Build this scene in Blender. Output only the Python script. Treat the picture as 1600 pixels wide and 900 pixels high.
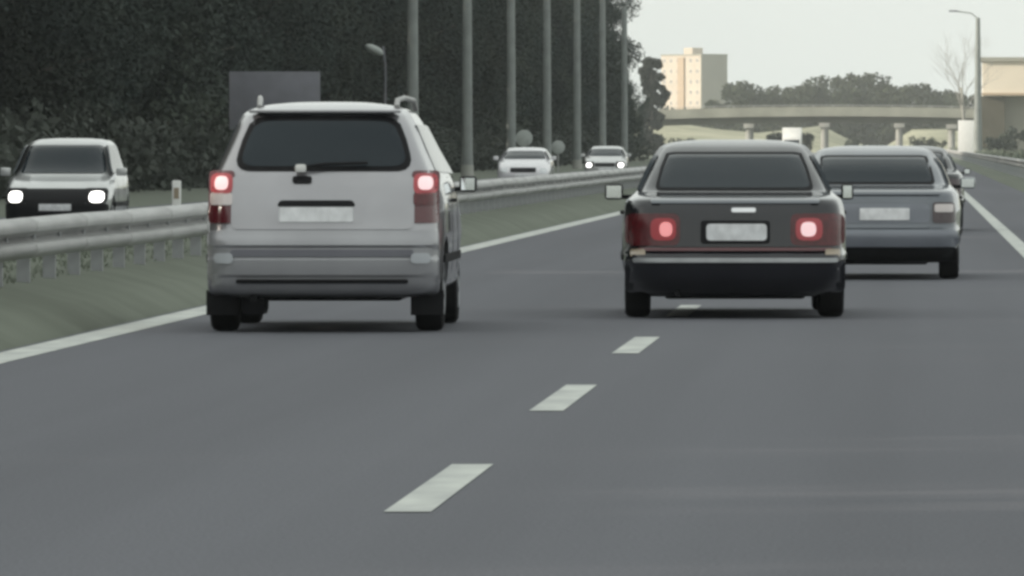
import bpy, bmesh, math, random
from mathutils import Vector, Matrix
import numpy as np
random.seed(7); np.random.seed(7)
R = math.radians
S = bpy.context.scene
for o in list(bpy.data.objects): bpy.data.objects.remove(o)

# ------------------------------------------------------------------ camera, light, exposure
F = 13400.0                       # focal length in photo pixels (long digital zoom)
CH = 1.356                        # camera height
cd = bpy.data.cameras.new('camera'); cam = bpy.data.objects.new('camera', cd)
S.collection.objects.link(cam); S.camera = cam
cam.location = (0, 0, CH); cam.rotation_euler = (R(90), 0, 0)
cd.sensor_width = 36; cd.lens = 36*F/1600
cd.shift_x = -(1425-800)/1600; cd.shift_y = -(450-226)/1600
cd.clip_start = 0.5; cd.clip_end = 20000
SUN_EL, SUN_AZ = 18, 252          # degrees; azimuth clockwise from +Y: the sun stands left, a little behind
w = bpy.data.worlds.new('World'); S.world = w; w.use_nodes = True
nt = w.node_tree; nt.nodes.clear()
sky = nt.nodes.new('ShaderNodeTexSky'); sky.sky_type = 'NISHITA'; sky.sun_disc = False
sky.sun_elevation = R(SUN_EL); sky.sun_rotation = R(SUN_AZ)
sky.air_density = 1.3; sky.dust_density = 4.0; sky.ozone_density = 1.0
hs = nt.nodes.new('ShaderNodeHueSaturation'); hs.inputs['Saturation'].default_value = 0.38
bg = nt.nodes.new('ShaderNodeBackground'); bg.inputs['Strength'].default_value = 0.13
wo = nt.nodes.new('ShaderNodeOutputWorld')
# a thin bright cloud layer over most of the sky
tcw = nt.nodes.new('ShaderNodeTexCoord'); cn = nt.nodes.new('ShaderNodeTexNoise'); cn.inputs['Scale'].default_value = 2.2; cn.inputs['Detail'].default_value = 5
cr = nt.nodes.new('ShaderNodeMapRange'); cr.inputs[1].default_value = .3; cr.inputs[2].default_value = .7; cr.inputs[3].default_value = .72; cr.inputs[4].default_value = .97
mx = nt.nodes.new('ShaderNodeMix'); mx.data_type = 'RGBA'; mx.inputs[7].default_value = (7.75, 8.2, 7.85, 1)
nt.links.new(tcw.outputs['Generated'], cn.inputs['Vector']); nt.links.new(cn.outputs['Fac'], cr.inputs[0]); nt.links.new(cr.outputs[0], mx.inputs[0])
nt.links.new(sky.outputs[0], hs.inputs['Color']); nt.links.new(hs.outputs[0], mx.inputs[6]); nt.links.new(mx.outputs[2], bg.inputs[0]); nt.links.new(bg.outputs[0], wo.inputs[0])
sl = bpy.data.lights.new('sun', 'SUN'); sl.energy = 5.0; sl.angle = R(0.8); sl.color = (1.0, 0.9, 0.76)
so = bpy.data.objects.new('sun', sl); S.collection.objects.link(so)
a = R(SUN_AZ); sd = Vector((math.sin(a)*math.cos(R(SUN_EL)), math.cos(a)*math.cos(R(SUN_EL)), math.sin(R(SUN_EL))))
so.rotation_euler = sd.to_track_quat('Z', 'Y').to_euler(); so.location = (-300, -100, 200)
S.view_settings.view_transform = 'Standard'; S.view_settings.look = 'None'
S.view_settings.gamma = 1; S.view_settings.use_curve_mapping = False
S.view_settings.exposure = 0.0
S.cycles.pixel_filter_type = 'BLACKMAN_HARRIS'; S.cycles.filter_width = 3.2
S.cycles.volume_bounces = 1

# ------------------------------------------------------------------ materials
def mat(name, col, rough=0.6, metal=0.0, coat=0.0, noise=None, emit=None, estr=0, spec=0.5, bump=None):
    m = bpy.data.materials.new(name); m.use_nodes = True
    n = m.node_tree; b = n.nodes['Principled BSDF']
    if coat >= 1: b.inputs['Coat IOR'].default_value = 1.6
    b.inputs['Base Color'].default_value = (*col, 1); b.inputs['Roughness'].default_value = rough
    b.inputs['Metallic'].default_value = metal; b.inputs['Coat Weight'].default_value = coat
    b.inputs['Coat Roughness'].default_value = 0.06; b.inputs['Specular IOR Level'].default_value = spec
    if emit: b.inputs['Emission Color'].default_value = (*emit, 1); b.inputs['Emission Strength'].default_value = estr
    if noise or bump:
        tc = n.nodes.new('ShaderNodeTexCoord')
    if noise:                                  # (scale, amount, second colour or None, stretch)
        sc, am = noise[0], noise[1]
        c2 = noise[2] if len(noise) > 2 and noise[2] else tuple(c*(1-am) for c in col)
        mp = n.nodes.new('ShaderNodeMapping'); mp.inputs['Scale'].default_value = noise[3] if len(noise) > 3 else (1, 1, 1)
        nz = n.nodes.new('ShaderNodeTexNoise'); nz.inputs['Scale'].default_value = sc; nz.inputs['Detail'].default_value = 6
        rp = n.nodes.new('ShaderNodeValToRGB'); rp.color_ramp.elements[0].position = .35; rp.color_ramp.elements[1].position = .65
        rp.color_ramp.elements[0].color = (*c2, 1); rp.color_ramp.elements[1].color = (*col, 1)
        n.links.new(tc.outputs['Object'], mp.inputs[0]); n.links.new(mp.outputs[0], nz.inputs['Vector'])
        n.links.new(nz.outputs['Fac'], rp.inputs[0]); n.links.new(rp.outputs[0], b.inputs['Base Color'])
    if bump:
        nb = n.nodes.new('ShaderNodeTexNoise'); nb.inputs['Scale'].default_value = bump[0]; nb.inputs['Detail'].default_value = 4
        bm_ = n.nodes.new('ShaderNodeBump'); bm_.inputs['Strength'].default_value = bump[1]; bm_.inputs['Distance'].default_value = .02
        n.links.new(tc.outputs['Object'], nb.inputs['Vector']); n.links.new(nb.outputs['Fac'], bm_.inputs['Height'])
        n.links.new(bm_.outputs[0], b.inputs['Normal'])
    return m
M = {}
def asphalt():
    m = bpy.data.materials.new('asphalt'); m.use_nodes = True; n = m.node_tree; b = n.nodes['Principled BSDF']
    tc = n.nodes.new('ShaderNodeTexCoord')
    def nz(scale, st, lo, hi, c0, c1):
        mp = n.nodes.new('ShaderNodeMapping'); mp.inputs['Scale'].default_value = st
        t = n.nodes.new('ShaderNodeTexNoise'); t.inputs['Scale'].default_value = scale; t.inputs['Detail'].default_value = 5
        r = n.nodes.new('ShaderNodeMapRange'); r.inputs[1].default_value = lo; r.inputs[2].default_value = hi
        r.inputs[3].default_value = c0; r.inputs[4].default_value = c1
        n.links.new(tc.outputs['Object'], mp.inputs[0]); n.links.new(mp.outputs[0], t.inputs['Vector']); n.links.new(t.outputs['Fac'], r.inputs[0])
        return r.outputs[0]
    big = nz(0.9, (1, .012, 1), .3, .7, .88, 1.08)      # wheel tracks running with the lanes
    mid = nz(0.35, (1, .05, 1), .3, .7, .94, 1.06)
    fine = nz(55, (1, 1, 1), .3, .7, .8, 1.2)
    m1 = n.nodes.new('ShaderNodeMath'); m1.operation = 'MULTIPLY'; n.links.new(big, m1.inputs[0]); n.links.new(mid, m1.inputs[1])
    m2 = n.nodes.new('ShaderNodeMath'); m2.operation = 'MULTIPLY'; n.links.new(m1.outputs[0], m2.inputs[0]); n.links.new(fine, m2.inputs[1])
    v = n.nodes.new('ShaderNodeVectorMath'); v.operation = 'SCALE'; v.inputs[0].default_value = (.130, .133, .149)
    n.links.new(m2.outputs[0], v.inputs['Scale']); n.links.new(v.outputs[0], b.inputs['Base Color'])
    b.inputs['Roughness'].default_value = .85; b.inputs['Specular IOR Level'].default_value = .15
    bu = n.nodes.new('ShaderNodeBump'); bu.inputs['Strength'].default_value = .35; bu.inputs['Distance'].default_value = .01
    n.links.new(fine, bu.inputs['Height']); n.links.new(bu.outputs[0], b.inputs['Normal'])
    return m
M['asphalt'] = asphalt()
M['paint_line'] = mat('paint_line', (.60, .62, .58), .8, noise=(2.5, .3, (.44, .455, .44), (1.5, .5, 1)), spec=.2)
M['grass'] = mat('grass', (.165, .182, .148), .95, noise=(.9, .3, (.135, .15, .12)), spec=.15, bump=(7, .5))
M['blade'] = mat('blade', (.20, .222, .18), .9, noise=(.8, .3, (.18, .2, .16)), spec=.15)
M['dry_grass'] = mat('dry_grass', (.40, .39, .29), .95, noise=(.05, .3, (.27, .27, .19)), spec=.1)
M['galv'] = mat('galvanised_steel', (.47, .47, .465), .55, .35, noise=(4, .2, None, (1, .2, 1)))
M['post'] = mat('post_steel', (.38, .39, .4), .5, .5, noise=(6, .2))
M['leaf'] = mat('leaf_dark', (.032, .041, .035), .85, noise=(.3, .3, (.024, .033, .03)), spec=.15)
M['leaf2'] = mat('leaf_olive', (.036, .043, .033), .85, noise=(.3, .3, (.03, .037, .032)), spec=.15)
for k_ in ('leaf', 'leaf2'):                    # every tree has its own tone
    n_ = M[k_].node_tree; b_ = n_.nodes['Principled BSDF']; src = b_.inputs['Base Color'].links[0].from_socket
    oi = n_.nodes.new('ShaderNodeObjectInfo'); mr = n_.nodes.new('ShaderNodeMapRange'); mr.inputs[3].default_value = .6; mr.inputs[4].default_value = 1.9
    hv = n_.nodes.new('ShaderNodeHueSaturation'); n_.links.new(oi.outputs['Random'], mr.inputs[0]); n_.links.new(mr.outputs[0], hv.inputs['Value'])
    n_.links.new(src, hv.inputs['Color']); n_.links.new(hv.outputs[0], b_.inputs['Base Color'])
M['under'] = mat('undergrowth', (.075, .083, .072), .9, noise=(.2, .3, (.05, .058, .05)), spec=.15)
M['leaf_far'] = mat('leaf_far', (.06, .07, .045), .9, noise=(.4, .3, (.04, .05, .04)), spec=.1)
M['bark'] = mat('bark', (.12, .11, .095), .9, noise=(5, .35))
M['pale_bark'] = mat('pale_bark', (.35, .34, .31), .9, noise=(5, .3))
M['concrete'] = mat('concrete', (.40, .40, .37), .85, noise=(.5, .2, None, (1, 1, 1)))
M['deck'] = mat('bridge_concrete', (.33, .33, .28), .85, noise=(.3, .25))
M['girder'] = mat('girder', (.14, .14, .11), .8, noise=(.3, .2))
M['pole'] = mat('pole_concrete', (.25, .27, .26), .75, noise=(2, .2))
M['cream'] = mat('cream_render', (.8, .71, .58), .85, noise=(.15, .1))
M['ochre'] = mat('ochre_render', (.5, .38, .27), .85, noise=(.2, .15))
M['grey_wall'] = mat('grey_render', (.34, .33, .28), .85, noise=(.2, .12))
M['brown'] = mat('brown_cladding', (.085, .078, .055), .8, noise=(.4, .25))
M['win_far'] = mat('window_glass', (.06, .07, .08), .15)
M['win_pale'] = mat('window_pale', (.26, .24, .22), .3)  # reflected sky is put into the pale base colour
M['white'] = mat('white_paint', (.8, .8, .78), .4, noise=(3, .08))
M['sign_back'] = mat('sign_back', (.2, .2, .23), .6, .2, noise=(2, .15))
M['sign_pale'] = mat('sign_pale', (.42, .45, .43), .5, noise=(3, .1))
M['glass'] = mat('car_glass', (.018, .026, .033), .07, 0, 0, spec=.26)
M['rubber'] = mat('tyre_rubber', (.012, .012, .013), .9, spec=.15)
M['black'] = mat('black_plastic', (.012, .012, .014), .7, noise=(20, .2), spec=.2)
M['chrome'] = mat('chrome', (.7, .7, .72), .18, 1)
M['alloy'] = mat('alloy', (.45, .46, .48), .35, .8)
M['plate'] = mat('plate_white', (.85, .86, .88), .4, noise=(14, .22, None, (1, 1, .6)))
M['mirror'] = mat('mirror_glass', (.85, .88, .9), .04, 1)
M['red'] = mat('tail_red', (.10, .006, .01), .25, 0, .3, noise=(20, .3))
M['red_dark'] = mat('tail_red_dark', (.09, .008, .014), .2, 0, .8)
M['smoke'] = mat('smoked_lens', (.05, .03, .035), .2, 0, .5)
M['clear_lens'] = mat('clear_lens', (.62, .56, .55), .15, 0, .8)
M['amber'] = mat('amber_lens', (.3, .24, .17), .2, 0, .5)
M['lit_red'] = mat('lit_tail_lamp', (.35, .06, .07), .3, emit=(1, .1, .12), estr=.07)
M['lit_red2'] = mat('lit_tail_lamp_red', (.3, .03, .04), .3, emit=(1, .1, .11), estr=.07)
M['bulb'] = mat('lit_bulb', (.9, .7, .7), .3, emit=(1, .6, .63), estr=.5)
M['bulb_red'] = mat('lit_bulb_red', (.9, .4, .4), .3, emit=(1, .28, .3), estr=.42)
M['head'] = mat('lit_headlamp', (.9, .9, .9), .2, emit=(1, .98, .94), estr=3.5)
M['head_off'] = mat('headlamp_lens', (.6, .62, .64), .1, .3, .8)
def paint(name, col, metal=.6, rough=.35, dirt=.15):
    return mat(name, col, rough, metal, 1.0, noise=(1.7, dirt), spec=.5 if max(col) > .1 else .05)
M['silver'] = paint('silver_paint', (.37, .365, .385), .75, .3)
M['black_paint'] = paint('black_paint', (.008, .0085, .014), .1, .25)
M['grey_paint'] = paint('grey_paint', (.12, .135, .158), .5)
M['dark_paint'] = paint('dark_paint', (.03, .032, .035), .4)
M['silver2'] = paint('silver_paint_pale', (.52, .53, .53), .4)
M['bumper_grey'] = mat('bumper_grey', (.21, .225, .26), .45, .2, .3, noise=(2, .15))
M['bumper_silver'] = mat('bumper_silver', (.38, .38, .40), .35, .35, .6, noise=(2, .15))
M['lens_cool'] = mat('reflector_lens', (.5, .52, .55), .2, 0, .5)
M['tower_cream'] = mat('tower_cream', (.60, .52, .43), .85, noise=(.15, .12))
M['white_car'] = paint('white_car_paint', (.75, .74, .77), 0)

# ------------------------------------------------------------------ helpers
def link(o): S.collection.objects.link(o); return o
def meshobj(name, verts, faces, m, parent=None, smooth=False, angle=None):
    me = bpy.data.meshes.new(name); me.from_pydata([tuple(v) for v in verts], [], faces); me.update()
    me.materials.append(m)
    if smooth or angle:
        for p in me.polygons: p.use_smooth = True
        if angle:
            me.set_sharp_from_angle(angle=R(angle))
    o = bpy.data.objects.new(name, me); link(o)
    if parent: o.parent = parent
    return o
def bmobj(name, bm, m, parent=None, angle=None):
    bmesh.ops.recalc_face_normals(bm, faces=bm.faces)
    me = bpy.data.meshes.new(name); bm.to_mesh(me); bm.free(); me.materials.append(m)
    if angle:
        for p in me.polygons: p.use_smooth = True
        me.set_sharp_from_angle(angle=R(angle))
    o = bpy.data.objects.new(name, me); link(o)
    if parent: o.parent = parent
    return o
def bx(bm, x0, x1, y0, y1, z0, z1, bev=0):
    r = bmesh.ops.create_cube(bm, size=1)
    for v in r['verts']:
        v.co = Vector(((x0+x1)/2+v.co.x*(x1-x0), (y0+y1)/2+v.co.y*(y1-y0), (z0+z1)/2+v.co.z*(z1-z0)))
    if bev:
        es = list({e for v in r['verts'] for e in v.link_edges})
        bmesh.ops.bevel(bm, geom=es, offset=bev, segments=2, affect='EDGES', profile=.6)
def box(name, dims, m, parent=None, bev=0):
    bm = bmesh.new(); bx(bm, *dims, bev=bev); return bmobj(name, bm, m, parent, 40 if bev else None)
def tube(bm, pts, rad, n=8):
    """rad: number or list"""
    pts = [Vector(p) for p in pts]; rs = rad if isinstance(rad, (list, tuple)) else [rad]*len(pts)
    rings = []
    for i, p in enumerate(pts):
        t = (pts[min(i+1, len(pts)-1)]-pts[max(i-1, 0)]).normalized()
        u = t.cross(Vector((0, 0, 1)));
        if u.length < 1e-3: u = Vector((1, 0, 0))
        u.normalize(); v = t.cross(u)
        rings.append([bm.verts.new(p+(u*math.cos(2*math.pi*k/n)+v*math.sin(2*math.pi*k/n))*rs[i]) for k in range(n)])
    for r0, r1 in zip(rings, rings[1:]):
        for k in range(n): bm.faces.new((r0[k], r0[(k+1) % n], r1[(k+1) % n], r1[k]))
    bm.faces.new(rings[0]); bm.faces.new(rings[-1][::-1])
def tubeobj(name, pts, rad, m, parent=None, n=8):
    bm = bmesh.new(); tube(bm, pts, rad, n); return bmobj(name, bm, m, parent, 50)
def lathe_x(bm, prof, n=28, cx=0, cy=0, cz=0):
    """profile of (x, r) round the x axis"""
    rings = [[bm.verts.new((cx+x, cy+r*math.cos(2*math.pi*k/n), cz+r*math.sin(2*math.pi*k/n))) for k in range(n)] for x, r in prof]
    for r0, r1 in zip(rings, rings[1:]):
        for k in range(n): bm.faces.new((r0[k], r0[(k+1) % n], r1[(k+1) % n], r1[k]))
    bm.faces.new(rings[0]); bm.faces.new(rings[-1][::-1])
def empty(name, loc=(0, 0, 0), rz=0, label=None, cat=None, group=None):
    o = bpy.data.objects.new(name, None); o.location = loc; o.rotation_euler = (0, 0, rz); link(o)
    tag(o, label, cat, group); return o
def tag(o, label=None, cat=None, group=None, kind=None):
    for k, v in (('label', label), ('category', cat), ('group', group), ('kind', kind)):
        if v: o[k] = v
    return o
def copy_tree(o, parent=None):
    c = o.copy(); link(c)
    if parent: c.parent = parent
    for ch in list(o.children): copy_tree(ch, c)
    return c
def at(px, py, d):
    return ((px-1425)*d/F, d, CH-(py-226)*d/F)

# ------------------------------------------------------------------ ground and roads
LX, DX, RX = -5.78, -1.86, 1.44
OZ = -0.15                        # level of the other carriageway
cross = [(-5000, -.3), (-60, -.3), (-30, -.1), (-22, 0), (-19.4, -.1), (-18.9, -.2), (-10.3, -.2), (-10.1, -.14), (-9.6, .05), (-8.8, .28), (-7.6, .34),
         (-6.75, .28), (-6.3, .16), (-6.02, .01), (-5.98, -.05), (3.15, -.05), (3.2, .01), (3.9, .06), (7, .1), (14, -.2), (60, -.3), (5000, -.3)]
ys = [-200]+list(range(-40, 1400, 20))+[1600, 2500, 4000, 9000]
vs, fs = [], []
for y in ys:
    for x, z in cross: vs.append((x, y, z))
nc = len(cross)
for j in range(len(ys)-1):
    for i in range(nc-1): q = j*nc+i; fs.append((q, q+1, q+nc+1, q+nc))
g = meshobj('ground', vs, fs, M['grass'], smooth=True); tag(g, kind='structure')
def sheet(name, x0, x1, y0, y1, z, m, ny=1):
    vv, ff = [], []
    for k in range(ny+1):
        y = y0+(y1-y0)*k/ny; vv += [(x0, y, z), (x1, y, z)]
    for k in range(ny): ff.append((2*k, 2*k+1, 2*k+3, 2*k+2))
    o = meshobj(name, vv, ff, m); tag(o, kind='structure'); return o
sheet('road', -5.99, 3.16, -60, 6000, 0, M['asphalt'], 60)
sheet('opposite_road', -18.8, -10.3, -60, 6000, OZ, M['asphalt'], 60)
sheet('left_edge_line', LX-.15, LX+.15, -40, 3000, .004, M['paint_line'], 60)
sheet('right_edge_line', RX-.1, RX+.1, -40, 3000, .004, M['paint_line'], 60)
sheet('opposite_edge_line', -11.0, -10.8, -40, 3000, OZ+.004, M['paint_line'], 60)
sheet('opposite_outer_line', -18.3, -18.1, -40, 3000, OZ+.004, M['paint_line'], 60)
def dashes(name, xc, w_, z, first, n):
    vv, ff = [], []
    for k in range(n):
        y = first+12*k; b = len(vv)
        vv += [(xc-w_/2, y, z), (xc+w_/2, y, z), (xc+w_/2, y+4.7, z), (xc-w_/2, y+4.7, z)]; ff.append((b, b+1, b+2, b+3))
    o = meshobj(name, vv, ff, M['paint_line']); tag(o, kind='structure')
dashes('lane_dashes', DX, .175, .004, -4.4, 90)
dashes('opposite_lane_dashes', -14.4, .2, OZ+.004, 0, 90)

# short grass of the median
def grass_patch(n, x0, x1, y0, y1, hmin, hmax, m):
    xs = np.random.uniform(x0, x1, n); t = np.random.uniform(1/y1, 1/y0, n); yy = 1/t
    cx = [c[0] for c in cross]; cz = [c[1] for c in cross]
    zz = np.interp(xs, cx, cz)
    V = np.zeros((n*3, 3)); h = np.random.uniform(hmin, hmax, n)*(.6+.6*np.sin(yy*.9+xs*2)**2); an = np.random.uniform(0, 6.28, n)
    wd = .008+.006*yy/70
    lean = np.random.normal(0, .35, (n, 2))*h[:, None]
    V[0::3] = np.c_[xs-wd*np.cos(an), yy-wd*np.sin(an), zz-.01]
    V[1::3] = np.c_[xs+wd*np.cos(an), yy+wd*np.sin(an), zz-.01]
    V[2::3] = np.c_[xs+lean[:, 0], yy+lean[:, 1], zz+h]
    o = meshobj('grass', V.tolist(), [(3*i, 3*i+1, 3*i+2) for i in range(n)], m)
    tag(o, 'short dull green grass covering the median under the steel guardrail', 'grass', kind='stuff')
grass_patch(9000, -9.4, -6.9, 52, 260, .02, .06, M['blade'])

# ------------------------------------------------------------------ guardrails
def guardrail(name, X, y0, y1, step, face, label):
    root = empty(name, (X, y0, 0), 0, label, 'guardrail')
    prof = [(0, .48), (.03, .49), (.075, .525), (.082, .56), (.075, .59), (.01, .612), (-.03, .64), (.01, .668), (.075, .69), (.082, .72), (.075, .755), (.03, .785), (0, .795)]
    pr = [(face*a_, b_) for a_, b_ in prof]+[(face*(a_-.008), b_) for a_, b_ in prof[::-1]]
    n = len(pr); seg = 4.0; k = int((y1-y0)/seg)
    vv = []; ff = []
    st = [(i*seg+dy, e) for i in range(k+1) for dy, e in ((-.17, 0), (-.165, .007), (.165, .007), (.17, 0))]
    for yy_, e in st:
        for xx, zz in pr: vv.append((xx+face*e, yy_, zz+.004*math.sin(round(yy_/seg)*1.7)))
    k = len(st)-1
    for i in range(k):
        for j in range(n): ff.append((i*n+j, i*n+(j+1) % n, (i+1)*n+(j+1) % n, (i+1)*n+j))
    ff.append(tuple(range(n))); ff.append(tuple(range(k*n, k*n+n))[::-1])
    meshobj('beam', vv, ff, M['galv'], root, angle=50)
    def post_bm(bm, y):
        b0 = -.14*face
        bx(bm, min(b0, b0+.1*face), max(b0, b0+.1*face), y-.03, y+.03, -.1, .74)
        bx(bm, min(b0+.1*face, 0), max(b0+.1*face, 0), y-.045, y+.045, .56, .72)
    m = int((y1-y0)/step); first = None; bm = bmesh.new()
    for i in range(m):
        if i < 98:
            if first is None:
                b2 = bmesh.new(); post_bm(b2, 0); first = bmobj('post', b2, M['post'], root); first.location = (0, .5, 0)
            else:
                c = first.copy(); link(c); c.parent = root; c.location = (0, .5+i*step, 0)
        else: post_bm(bm, .5+i*step)
    o = bmobj('post', bm, M['post'], root); tag(o, kind='stuff')
    return root
guardrail('guardrail', -6.8, 50, 1250, 2.0, 1, 'long corrugated steel guardrail on the grass median left of the silver family car')
guardrail('guardrail', 4.2, 290, 1250, 4.0, -1, 'pale steel guardrail along the verge at the right edge of the road')

# ------------------------------------------------------------------ cars
def smooth_keys(keys, n):
    """keys rows: z, yr, yf, w ; resample with monotone-ish Catmull on chord length"""
    K = np.array(keys, float)
    d = np.r_[0, np.cumsum(np.sqrt(((K[1:]-K[:-1])**2*np.array([1, 1, 1, 1])).sum(1)))]
    # per interval, linear with light rounding via subdivision (Chaikin twice, ends kept)
    P = K
    for _ in range(3):
        Q = [P[0]]
        for i in range(len(P)-1):
            if i > 0: Q.append(.8*P[i]+.2*P[i+1])
            if i < len(P)-2: Q.append(.2*P[i]+.8*P[i+1])
        Q.append(P[-1]); P = np.array(Q)
        if len(P) > n: break
    return P

class Car:
    def __init__(self, name, keys, L, paintm, label, group=None, rc=.16, rf=.3, bow=.045, bowf=.16, wheel_r=.31, track=.75, ax=(.85, 3.45), cat='car'):
        self.root = empty(name, (0, 0, 0), 0, label, cat, group)
        self.P = smooth_keys(keys, 60); self.paint = paintm; self.L = L
        self.rc, self.rf, self.bow, self.bowf = rc, rf, bow, bowf
        self.z = self.P[:, 0]; self.wr = wheel_r; self.track = track; self.ax = ax
        self.build_body()
        self.wheels()
    def q(self, z):
        return [np.interp(z, self.z, self.P[:, k]) for k in (1, 2, 3)]
    def tap(self, y):
        t = abs(y-self.L/2)/(self.L/2); return 1-.055*t**4
    def rear(self, x, z, q=None):
        yr, yf, w_ = q or self.q(z); we = w_*self.tap(0); g = min(1, (yf-yr)/1.3); rc = min(self.rc, we*.9); t = abs(x)
        y = yr+g*self.bow*(t/we)**2
        if t > we-rc:
            dt = min((t-(we-rc))/rc, 1); y += g*rc*(1-math.sqrt(max(0, 1-dt*dt)))
        return y
    def front(self, x, z, q=None):
        yr, yf, w_ = q or self.q(z); we = w_*self.tap(self.L); g = min(1, (yf-yr)/1.3); rc = min(self.rf, we*.9); t = abs(x)
        y = yf-g*self.bowf*(t/we)**2
        if t > we-rc:
            dt = min((t-(we-rc))/rc, 1); y -= g*rc*(1-math.sqrt(max(0, 1-dt*dt)))
        return y
    def side(self, y, z): return self.q(z)[2]*self.tap(y)
    def ring(self, row):
        z = row[0]; q = tuple(row[1:]); w_ = q[2]; pts = []
        we = w_*self.tap(0); rc = min(self.rc, we*.9)
        half = [(we-rc)*k/5 for k in range(6)]+[we-rc+rc*math.sin(R(a_)) for a_ in (18, 36, 54, 72, 90)]
        rearp = [(x, self.rear(x, z, q)) for x in half]
        we2 = w_*self.tap(self.L); rf = min(self.rf, we2*.9)
        half2 = [(we2-rf)*k/5 for k in range(6)]+[we2-rf+rf*math.sin(R(a_)) for a_ in (18, 36, 54, 72, 90)]
        fr = [(x, self.front(x, z, q)) for x in half2]
        y0, y1 = rearp[-1][1], fr[-1][1]
        sd_ = [(w_*self.tap(y0+(y1-y0)*k/18)*(1-0*k), y0+(y1-y0)*k/18) for k in range(1, 18)]
        right = rearp+sd_+fr[::-1]
        left = [(-x, y) for x, y in right[1:-1]][::-1]
        return [(x, y, z) for x, y in right+left]
    def build_body(self):
        vv, ff = [], []; rings = [self.ring(r) for r in self.P]; n = len(rings[0])
        for r in rings: vv += r
        for i in range(len(rings)-1):
            for j in range(n): ff.append((i*n+j, i*n+(j+1) % n, (i+1)*n+(j+1) % n, (i+1)*n+j))
        ff.append(tuple(range(n))[::-1]); k = (len(rings)-1)*n; ff.append(tuple(range(k, k+n)))
        bd = meshobj('body', vv, ff, self.paint, self.root)
        bm = bmesh.new()
        for ya in self.ax:
            for s in (-1, 1): lathe_x(bm, [(-.16, self.wr+.055), (.3, self.wr+.055)] if s > 0 else [(-.3, self.wr+.055), (.16, self.wr+.055)], 32, s*self.track, ya, self.wr-.0)
        b3 = bmesh.new(); b3.from_mesh(bd.data); bmesh.ops.recalc_face_normals(b3, faces=b3.faces); b3.to_mesh(bd.data); b3.free()
        cut = bmobj('cut', bm, M['black'])
        md = bd.modifiers.new('b', 'BOOLEAN'); md.object = cut; md.operation = 'DIFFERENCE'; md.solver = 'EXACT'; md.use_self = True
        bpy.context.view_layer.update()
        dg = bpy.context.evaluated_depsgraph_get()
        me = bpy.data.meshes.new_from_object(bd.evaluated_get(dg))
        bd.modifiers.clear(); old = bd.data; bd.data = me; me.name = 'body'
        for p in me.polygons: p.use_smooth = True
        me.set_sharp_from_angle(angle=R(38))
        bpy.data.objects.remove(cut); self.body = bd
    def wheels(self):
        first = None
        for ya in self.ax:
            for s in (-1, 1):
                if first is None or s != fs_:
                    bm = bmesh.new(); r = self.wr; h = .1
                    lathe_x(bm, [(-h, r*.62), (-h, r*.9), (-h*.85, r*.97), (-h*.5, r), (h*.5, r), (h*.85, r*.97), (h, r*.9), (h, r*.62)], 32)
                    wh = bmobj('wheel', bm, M['rubber'], self.root, 35)
                    bm = bmesh.new()
                    lathe_x(bm, [(s*(h-.03), r*.63), (s*(h+.004), r*.63), (s*(h+.004), r*.56), (s*(h-.03), r*.54)], 32)
                    lathe_x(bm, [(s*(h-.04), r*.2), (s*(h+.002), r*.15), (s*(h+.004), .0002)], 16)
                    for k in range(6):
                        an = k*math.pi/3; c, s_ = math.cos(an), math.sin(an)
                        q0 = [(-.03, .1), (.03, .1), (.022, r*.6), (-.022, r*.6)]
                        lo = [bm.verts.new((s*(h-.03), c*b+s_*a_, s_*b-c*a_)) for a_, b in q0]
                        hi = [bm.verts.new((s*(h+.001), c*b+s_*a_, s_*b-c*a_)) for a_, b in q0]
                        bm.faces.new(hi)
                        for i in range(4): bm.faces.new((lo[i], lo[(i+1) % 4], hi[(i+1) % 4], hi[i]))
                    bmobj('rim', bm, M['alloy'], wh, 35)
                    first = wh; fs_ = s
                else:
                    wh = copy_tree(first, self.root)
                wh.location = (s*(self.track), ya, self.wr)
                first = wh
    # -- patches laid on the rear, front or side of the body
    def patch(self, name, poly, m, off=.006, where='rear', nc_=18, nr=8, parent=None, depth=.03, flip=1, angle=40):
        us = [p[0] for p in poly]; u0, u1 = min(us), max(us); n = len(poly)
        cols = []
        for i in range(nc_+1):
            f = i/nc_; f = .5-.5*math.cos(math.pi*f)
            u = u0+(u1-u0)*f; u = min(max(u, u0+1e-4), u1-1e-4); zs = []
            for k in range(n):
                a_, b_ = poly[k], poly[(k+1) % n]
                if (a_[0]-u)*(b_[0]-u) <= 0 and a_[0] != b_[0]:
                    t = (u-a_[0])/(b_[0]-a_[0])
                    if 0 <= t <= 1: zs.append(a_[1]+t*(b_[1]-a_[1]))
            cols.append((u, min(zs), max(zs)))
        def pt(u, z, o):
            if where == 'rear': return (u, self.rear(u, z)-o, z)
            if where == 'front': return (u, self.front(u, z)+o, z)
            return (flip*(self.side(u, z)+o), u, z)
        vv = []; ff = []; nv = nr+1
        for u, za, zb in cols:
            for j in range(nv):
                z = za+(zb-za)*j/nr; o = off(u, z) if callable(off) else off
                vv.append(pt(u, z, o))
        N = len(vv)
        for u, za, zb in cols:
            for j in range(nv): vv.append(pt(u, za+(zb-za)*j/nr, -depth))
        idx = lambda i, j: i*nv+j
        for i in range(nc_):
            for j in range(nr): ff.append((idx(i, j), idx(i+1, j), idx(i+1, j+1), idx(i, j+1)))
            for j in (0, nr): ff.append((idx(i, j), idx(i+1, j), N+idx(i+1, j), N+idx(i, j)))
        for i in (0, nc_):
            for j in range(nr): ff.append((idx(i, j), idx(i, j+1), N+idx(i, j+1), N+idx(i, j)))
        bm = bmesh.new(); me = bpy.data.meshes.new('t'); me.from_pydata(vv, [], ff); bm.from_mesh(me); bpy.data.meshes.remove(me)
        bmesh.ops.remove_doubles(bm, verts=bm.verts, dist=1e-4)
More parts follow.
